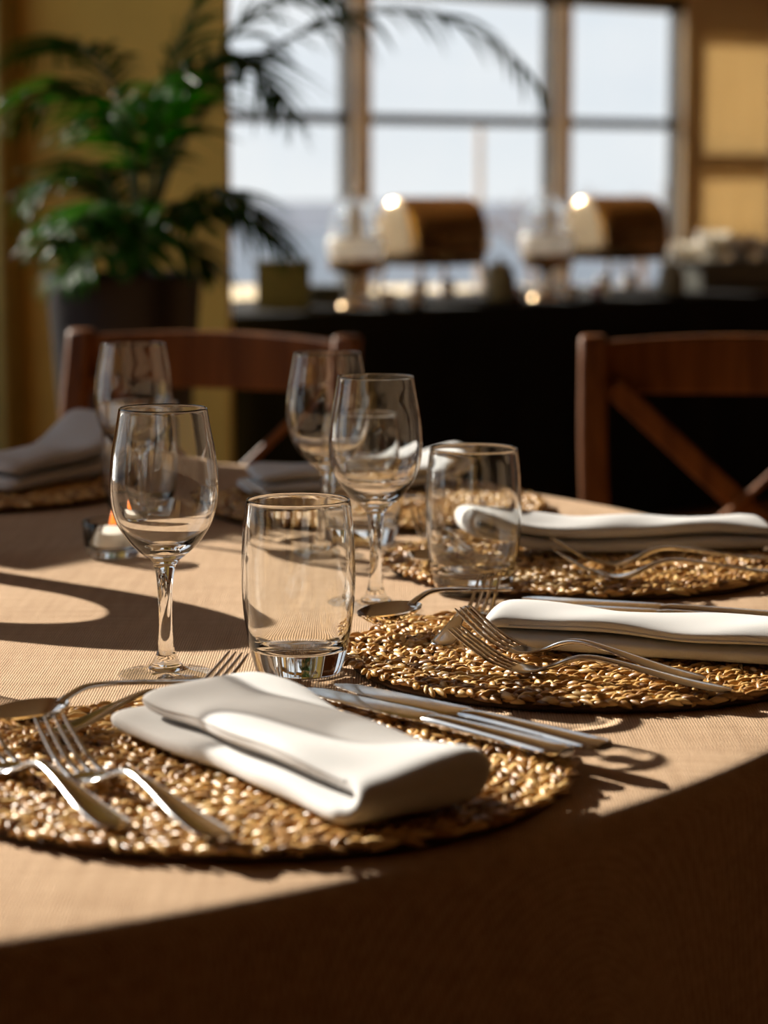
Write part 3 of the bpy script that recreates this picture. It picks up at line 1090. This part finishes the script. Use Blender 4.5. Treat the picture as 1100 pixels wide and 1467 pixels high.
def spoon_proto(L):
    t = thing('spoon', 'x', 'spoon', group='steel dessert spoons')
    k = L / .18
    bl, bw_, dp = .030, .0195, .0105
    def bowl_pt(u, v, off):
        a = 2 * PI * v
        r = u
        x = bl + bl * r * math.cos(a)
        wid = bw_ * (1 + .12 * math.cos(a))
        y = wid * r * math.sin(a)
        z = .0015 + dp * (r ** 2.2) + off
        return (x * k, y * k, z * k)
    mb = MB()
    mb.grid(lambda u, v: bowl_pt(u, v, .0012), 12, 40)
    mb.grid(lambda u, v: bowl_pt(u, 1 - v, 0), 12, 40)
    mb.grid(lambda u, v: tuple(np.array(bowl_pt(1, v, .0012)) * (1 - u) + np.array(bowl_pt(1, v, 0)) * u), 1, 40)
    build('bowl', mb, 'steel', t)
    hk = interp([(.056, .0075, .003, .0112), (.066, .0062, .0034, .0145), (.08, .006, .0034, .017), (.105, .0085, .003, .0145), (.145, .0145, .0026, .0075), (.168, .0168, .0025, .0035), (.176, .0145, .0024, .0026), (.18, .005, .002, .0024)], 26)
    build('handle', MB().loft([[(p[0] * k, p[1] * k, p[2] * k) for p in sect(r[0], r[3], r[1], r[2], 12)] for r in hk]), 'steel', t)
    return note(t)

def tip_from_end(ex, ey, deg, L):
    return (ex - L * math.cos(R(deg)), ey - L * math.sin(R(deg)))

FK = fork_proto(.21, 'x')
x, y = tip_from_end(-.084, 1.226, -57, .21)
dup(FK, True, 'steel fork with its handle end nearest the camera on the front placemat', (x, y, MT + .002), R(-57))
x, y = tip_from_end(-.140, 1.254, -58, .21)
dup(FK, False, 'steel fork at the left picture edge on the front placemat', (x, y, MT), R(-58))
dup(FK, False, 'lower steel fork on the right placemat, its short handle ending on the mat', (.050, 1.700, MT), R(-28.5))
dup(FK, False, 'upper steel fork on the right placemat, lying against the white napkin', (.058, 1.762, MT + .0035), R(-39.5), ry=R(.5))
dup(FK, False, 'steel fork behind the right tumbler lying closest to the far napkin', (.150, 2.130, MT), R(12))
dup(FK, False, 'steel fork on the mat behind the right tumbler, farther from the napkin', (.146, 2.067, MT), R(7.5))
dup(FK, False, 'shaded steel fork on the far mat beside the dark napkin', (-.150, 2.545, MT), R(12))
dup(FK, False, 'shaded steel fork at far left peeping from under the raised napkin', (-.300, 2.63, MT), R(90))

DF = fork_proto(.187, 'x')
DF['group'] = 'steel dessert forks'
dup(DF, True, 'small steel fork with tines pointing at the front tumbler', (-.099, 1.622, MT), R(-125.5))
dup(DF, False, 'small steel fork with tines pointing up at the right tumbler', (.086, 1.945, MT), R(-103.8))
dup(DF, False, 'small steel fork seen left of the right tumbler on the far mat', (.035, 2.36, MT), R(-78))

KN = knife_proto()
dup(KN, True, 'front one of two steel knives beside the foreground napkin', (-.056, 1.592, MT + .001), R(-47.5), scale=1.05)
dup(KN, False, 'rear one of two steel knives beside the foreground napkin', (-.0335, 1.6005, MT + .002), R(-47), scale=1.05)
dup(KN, False, 'front steel knife lying behind the right white napkin', (.106, 1.925, MT), R(-22))
dup(KN, False, 'rear steel knife lying behind the right white napkin', (.113, 1.952, MT), R(-22.8))
dup(KN, False, 'steel knife lying behind the far white napkin', (.112, 2.352, MT + .002), R(11))

SP = spoon_proto(.185)
dup(SP, True, 'large steel spoon at the left edge crossing the small fork', (-.244, 1.456, MT + .003), R(48), ry=R(-2))
dup(SP, False, 'steel spoon on the right placemat in front of the wine glass foot', (-.016, 1.802, MT + .004), R(50), ry=R(-2.5))
dup(SP, False, 'steel spoon behind the rear wine glass on the far right mat', (.035, 2.10, MT), R(80))

# --- napkins: a soft padded band of folded cloth, doubled over on itself
def napkin(label, start, deg, L, Wd, th, seed, fold_far=True, lift=0.0, lift_end=0.0, wob=1.0, slip=.012, side=.006):
    rnd = random.Random(seed)
    tl = th * .46                                   # one doubled layer
    gap = th * .52
    ph_ = [rnd.uniform(0, 6.28) for _ in range(8)]
    r_ = gap / 2
    path = []                                       # (x, z, tilt, layer)
    nb = 30
    for i in range(nb + 1):
        path.append((-L / 2 + (L - r_) * i / nb, tl / 2, 0.0, 0.0))
    for i in range(1, 8):
        a = PI * i / 8
        path.append((L / 2 - r_ + r_ * 1.15 * math.sin(a), tl / 2 + r_ * (1 - math.cos(a)), a, i / 8))
    for i in range(nb + 1):
        path.append((L / 2 - r_ - (L - r_ - slip) * i / nb, tl / 2 + gap, PI, 1.0))
    n = 28
    rings = []
    P_ = len(path)
    for i, (x, z, a, lay) in enumerate(path):
        endf = min(i, P_ - 1 - i) / 2.0
        e_ = min(1, .55 + .45 * endf) if endf < 1 else 1
        u = (x + L / 2) / L
        ring = []
        for j in range(n):
            q = 2 * PI * j / n
            c, s_ = math.cos(q), math.sin(q)
            yy = Wd / 2 * math.copysign(abs(c) ** .42, c) * (.985 + .015 * e_)
            tt = tl / 2 * math.copysign(abs(s_) ** .62, s_) * e_
            # cross-section thickness follows the fold
            px_, pz_ = x - math.sin(a) * tt, z + math.cos(a) * tt
            v = yy / Wd
            yy += side * (lay - .5) * (1 if fold_far else -1)
            yy += wob * .0022 * math.sin(2 * PI * (1.2 * u) + ph_[0] + 2.2 * lay) + wob * .0010 * math.sin(2 * PI * 3.1 * u + ph_[1] + 4 * lay)
            hgt = max(0, pz_) / th
            dz = hgt * wob * (.0026 * math.sin(2 * PI * 1.15 * u + ph_[2] + 3 * v) + .0014 * math.sin(2 * PI * 2.6 * u + ph_[3] - 5 * v) + .0011 * math.sin(7 * v + 2 * u + ph_[4]))
            dz += hgt * .0035 * (1 - (2 * v) ** 2) - hgt * .002
            dz += lift * max(0, 1 - u / .35) ** 2 * (.15 + .85 * hgt) + lift_end * max(0, (u - .6) / .4) ** 1.6
            ring.append((px_ if fold_far else -px_, yy if fold_far else -yy, max(.0008, pz_ + dz)))
        rings.append(ring)
    if not fold_far:
        rings = rings[::-1] if False else rings
    o = build('napkin', MB().loft(rings), 'napkin', flip='glass')
    sb = o.modifiers.new('soft', 'SUBSURF')
    sb.levels = sb.render_levels = 1
    o.location = (start[0] + L / 2 * math.cos(R(deg)), start[1] + L / 2 * math.sin(R(deg)), MT + .0005)
    o.rotation_euler = (0, 0, R(deg))
    tag(o, label, 'napkin', 'folded white napkins')
    # the sewn hem shows along the near side of the upper layer
    js = [j for j in range(n)]
    near = min(js, key=lambda j: abs(j - (n // 2 if fold_far else 0)))
    hem = []
    for i in range(nb + 9, P_ - 1):
        p = Vector(rings[i][near])
        q = Vector(rings[i][(near + 2) % n])
        hem.append(p.lerp(q, .5) + Vector((0, -.0006, 0)))
    build('hem', MB().tube(hem, .0009, 6), 'napkin', o)
    return o

napkin('folded white napkin in the foreground on the front placemat', (-.1325, 1.512), -56.5, .275, .088, .032, 5, True, lift=.008, wob=1.0, slip=.022, side=.008)
napkin('sunlit folded white napkin on the right placemat behind the forks', (.087, 1.790), -20, .27, .062, .028, 9, False, wob=.8, slip=.006, side=.004)
napkin('sunlit folded white napkin behind the right tumbler with a raised end', (.075, 2.215), 12, .30, .064, .028, 14, False, lift_end=.018, wob=.9, slip=.006, side=.004)
napkin('shaded folded napkin on the far mat behind the wine glasses', (-.160, 2.665), 15, .26, .075, .026, 17, True, lift_end=.02, wob=.8)
napkin('shaded folded napkin at far left with a raised end', (-.455, 2.665), 62, .26, .10, .036, 23, True, lift_end=.035, wob=1.0)

# --- stemmed wine glasses
WPO = [(0, .0020), (.010, .0012), (.022, .0004), (.0325, .0002), (.0342, .0010), (.0338, .0022), (.026, .0035), (.0165, .0055), (.0105, .0095), (.0074, .0150), (.0055, .025), (.0048, .045), (.0057, .066), (.0074, .0785), (.0105, .0842), (.0170, .0895), (.0248, .0972), (.0319, .1074), (.0362, .1175), (.0383, .1276), (.0389, .1377), (.0386, .1478), (.0369, .163), (.0341, .1777), (.0317, .1922), (.0313, .1931), (.0307, .1928), (.0331, .1777), (.0359, .163), (.0375, .1478), (.0378, .1377), (.0371, .1276), (.0348, .1175), (.0300, .1074), (.0215, .0985), (.010, .0935), (0, .0925)]
sm = [tuple(p) for p in crom(WPO, 4)]
sm = [(max(0, r), z) for r, z in sm]
sm[0] = (0, sm[0][1]); sm[-1] = (0, sm[-1][1])
i_f0, i_f1, i_foot, i_stem = 1 * 4, 7 * 4, 10 * 4, 13 * 4
wg = thing('wine_glass', 'x', 'wine glass', group='stemmed wine glasses')
build('foot', MB().lathe(sm[i_f0:i_f1 + 1], 72), 'foot_glass', wg, flip='glass')
build('stem', MB().lathe(sm[:i_f0 + 1], 48).lathe(sm[i_f1:i_stem + 1], 48), 'glass', wg, flip='glass')
build('bowl', MB().lathe(sm[i_stem:], 96), 'glass', wg, flip='glass')
note(wg)
dup(wg, True, 'sharp empty wine glass in front left of the table', (-.157, 1.711, TZ + .0006), 0)
dup(wg, False, 'empty wine glass in the middle behind the front tumbler', (-.007, 1.988, TZ + .0006), .3)
dup(wg, False, 'blurred empty wine glass behind the middle wine glass', (-.053, 2.261, TZ + .0006), .6)
dup(wg, False, 'blurred empty wine glass at far left behind the front wine glass', (-.248, 2.391, TZ + .0006), .9)

# --- barrel tumblers
TP = [(0, .0012), (.022, .0008), (.0300, .0004), (.0314, .0015), (.0337, .0092), (.0367, .0223), (.0399, .0433), (.0413, .0642), (.0411, .085), (.0400, .1056), (.0389, .1158), (.0376, .1248), (.0371, .1258), (.0364, .1254), (.0375, .1158), (.0386, .1056), (.0396, .085), (.0396, .0642), (.0380, .0433), (.0340, .0255), (.0280, .0185), (.0180, .0160), (0, .0150)]
sm = [(max(0, p[0]), p[1]) for p in crom(TP, 4)]
sm[0] = (0, sm[0][1]); sm[-1] = (0, sm[-1][1])
tu_me = MB().lathe(sm, 96).mesh('tumbler')
for i, (x, y, lb) in enumerate(((-.062, 1.729, 'sharp barrel shaped tumbler beside the front wine glass'),
                               (.077, 2.063, 'barrel shaped tumbler at right above the small fork'),
                               (-.021, 2.360, 'blurred tumbler hidden behind the middle wine glass'),
                               (-.252, 2.500, 'blurred tumbler standing behind the far left wine glass'))):
    o = build('tumbler', tu_me, 'glass_tumbler', flip='glass')
    o.location = (x, y, TZ + .0005)
    tag(o, lb, 'tumbler', 'barrel tumblers')

# --- tealight
t = thing('tealight_holder', 'small clear glass tealight holder left of the front wine glass', 'candle holder', (-.256, 2.262, TZ + .0005))
build('glass_cup', MB().lathe([(0, .0005), (.020, .0005), (.0245, .003), (.0275, .012), (.029, .034), (.0285, .0352), (.0270, .034), (.0255, .014), (.022, .0095), (0, .009)], 48), 'glass_tumbler', t, flip='glass')
t2 = thing('tealight', 'white tealight candle burning in the small glass holder', 'candle', (-.256, 2.262, TZ + .0105))
build('wax', MB().lathe([(0, 0), (.019, 0), (.0195, .002), (.0195, .012), (.018, .0125), (0, .011)], 32), 'wax', t2)
build('wick', MB().tube([(0, 0, .010), (.0005, 0, .018)], .0007, 6), 'wick', t2)
build('flame', MB().lathe([(0, .015), (.0028, .018), (.0036, .022), (.002, .029), (0, .036)], 16), 'flame', t2)

# ------------------------------------------------------------------ unseen things added left of the frame to cast table shadows
u_ = Vector((0.636, 0.772, 0)).normalized()
def uv(u, v):
    return (u * u_.x + v * SUN_AZ.x, u * u_.y + v * SUN_AZ.y)
ra = math.atan2(u_.y, u_.x)
t = thing('shadow_arch', 'unseen wooden arch added left of the picture to cast a shadow', 'shadow caster', (*uv(1.345, -1.80), TZ), ra)  # unseen arch added to throw the holed shadow on the cloth
def arch(hw, h, n=20, z0=0.0, hb=.0):
    pts = []
    for i in range(n + 1):
        a = PI * i / n
        pts.append((hw * math.cos(a) , hb + (h - hb) * math.sin(a)))
    return [(hw, z0)] + pts + [(-hw, z0)]
out, inn = arch(.118, .277, 24, 0, .12), arch(.072, .195, 24, 0, .12)
mb = MB()
n = len(out)
vs = [(p[0], -.008, p[1]) for p in out] + [(p[0], -.008, p[1]) for p in inn] + [(p[0], .008, p[1]) for p in out] + [(p[0], .008, p[1]) for p in inn]
fs = []
for i in range(n - 1):
    fs += [(i, i + 1, n + i + 1, n + i), (2 * n + i, 3 * n + i, 3 * n + i + 1, 2 * n + i + 1), (i, 2 * n + i, 2 * n + i + 1, i + 1), (n + i, n + i + 1, 3 * n + i + 1, 3 * n + i)]
fs += [(0, n, 3 * n, 2 * n), (n - 1, 3 * n - 1, 4 * n - 1, 2 * n - 1)]
build('arch', MB().add(vs, fs), 'chair_wood', t, smooth=False)
build('foot', MB().box(-.11, -.03, 0, -.05, .03, .01), 'chair_wood', t, smooth=False)
build('foot', MB().box(.05, -.03, 0, .11, .03, .01), 'chair_wood', t, smooth=False)

t = thing('shadow_carafe', 'unseen tinted carafe added left of the picture to dim the napkin', 'carafe', (*uv(1.045, -1.45), TZ + .0005))  # added out of view, dims the napkin and front mat
build('body', MB().lathe([tuple(p) for p in crom([(.0, .003), (.045, .0), (.055, .005), (.058, .03), (.058, .20), (.050, .245), (.030, .275), (.026, .30), (.030, .33), (.0285, .331), (.0242, .30), (.028, .274), (.048, .243), (.0562, .20), (.056, .03), (.050, .012), (.0, .010)], 4)], 48), 'shade_glass', t, flip='glass')

ca = math.atan2(u_.y, u_.x)
t = thing('shadow_block', 'unseen cabinet shape added left of the picture to shade the far mats', 'cabinet', (*uv(1.84, -3.14), 0), ca)  # added block, out of view, shades the far mats
build('body', MB().box(-.36, -.16, .06, .36, .16, 1.42), 'chair_wood', t, smooth=False, bevel=.006)
for sx in (-1, 1):
    d = build('door', MB().box(sx * .175 - .165, -.178, .12, sx * .175 + .165, -.16, 1.33), 'chair_wood', t, smooth=False, bevel=.004)
    build('knob', MB().lathe([(0, 0), (.008, 0), (.012, .012), (0, .018)], 14), 'brass', d).matrix_local = Matrix.Translation((sx * .03, -.178, .75)) @ Matrix.Rotation(R(90), 4, 'X')
    for sy in (-1, 1):
        build('foot', MB().box(sx * .32 - .02, sy * .13 - .02, 0, sx * .32 + .02, sy * .13 + .02, .06), 'chair_wood', t, smooth=False)

# light bent by the table glass reaches the cloth
sun_d.cycles.is_caustics_light = True
CAST = {'wine_glass': ('foot', 'stem', 'bowl'), 'tumbler': ()}
for o in list(bpy.data.objects):
    n = o.name.split('.')[0]
    if o.type != 'MESH':
        continue
    if n in ('tumbler',) or (o.parent and o.parent.name.split('.')[0] == 'wine_glass' and n != 'foot'):
        o.cycles.is_caustics_caster = True
    if n in ('tablecloth', 'braided_coil', 'napkin'):
        o.cycles.is_caustics_receiver = True
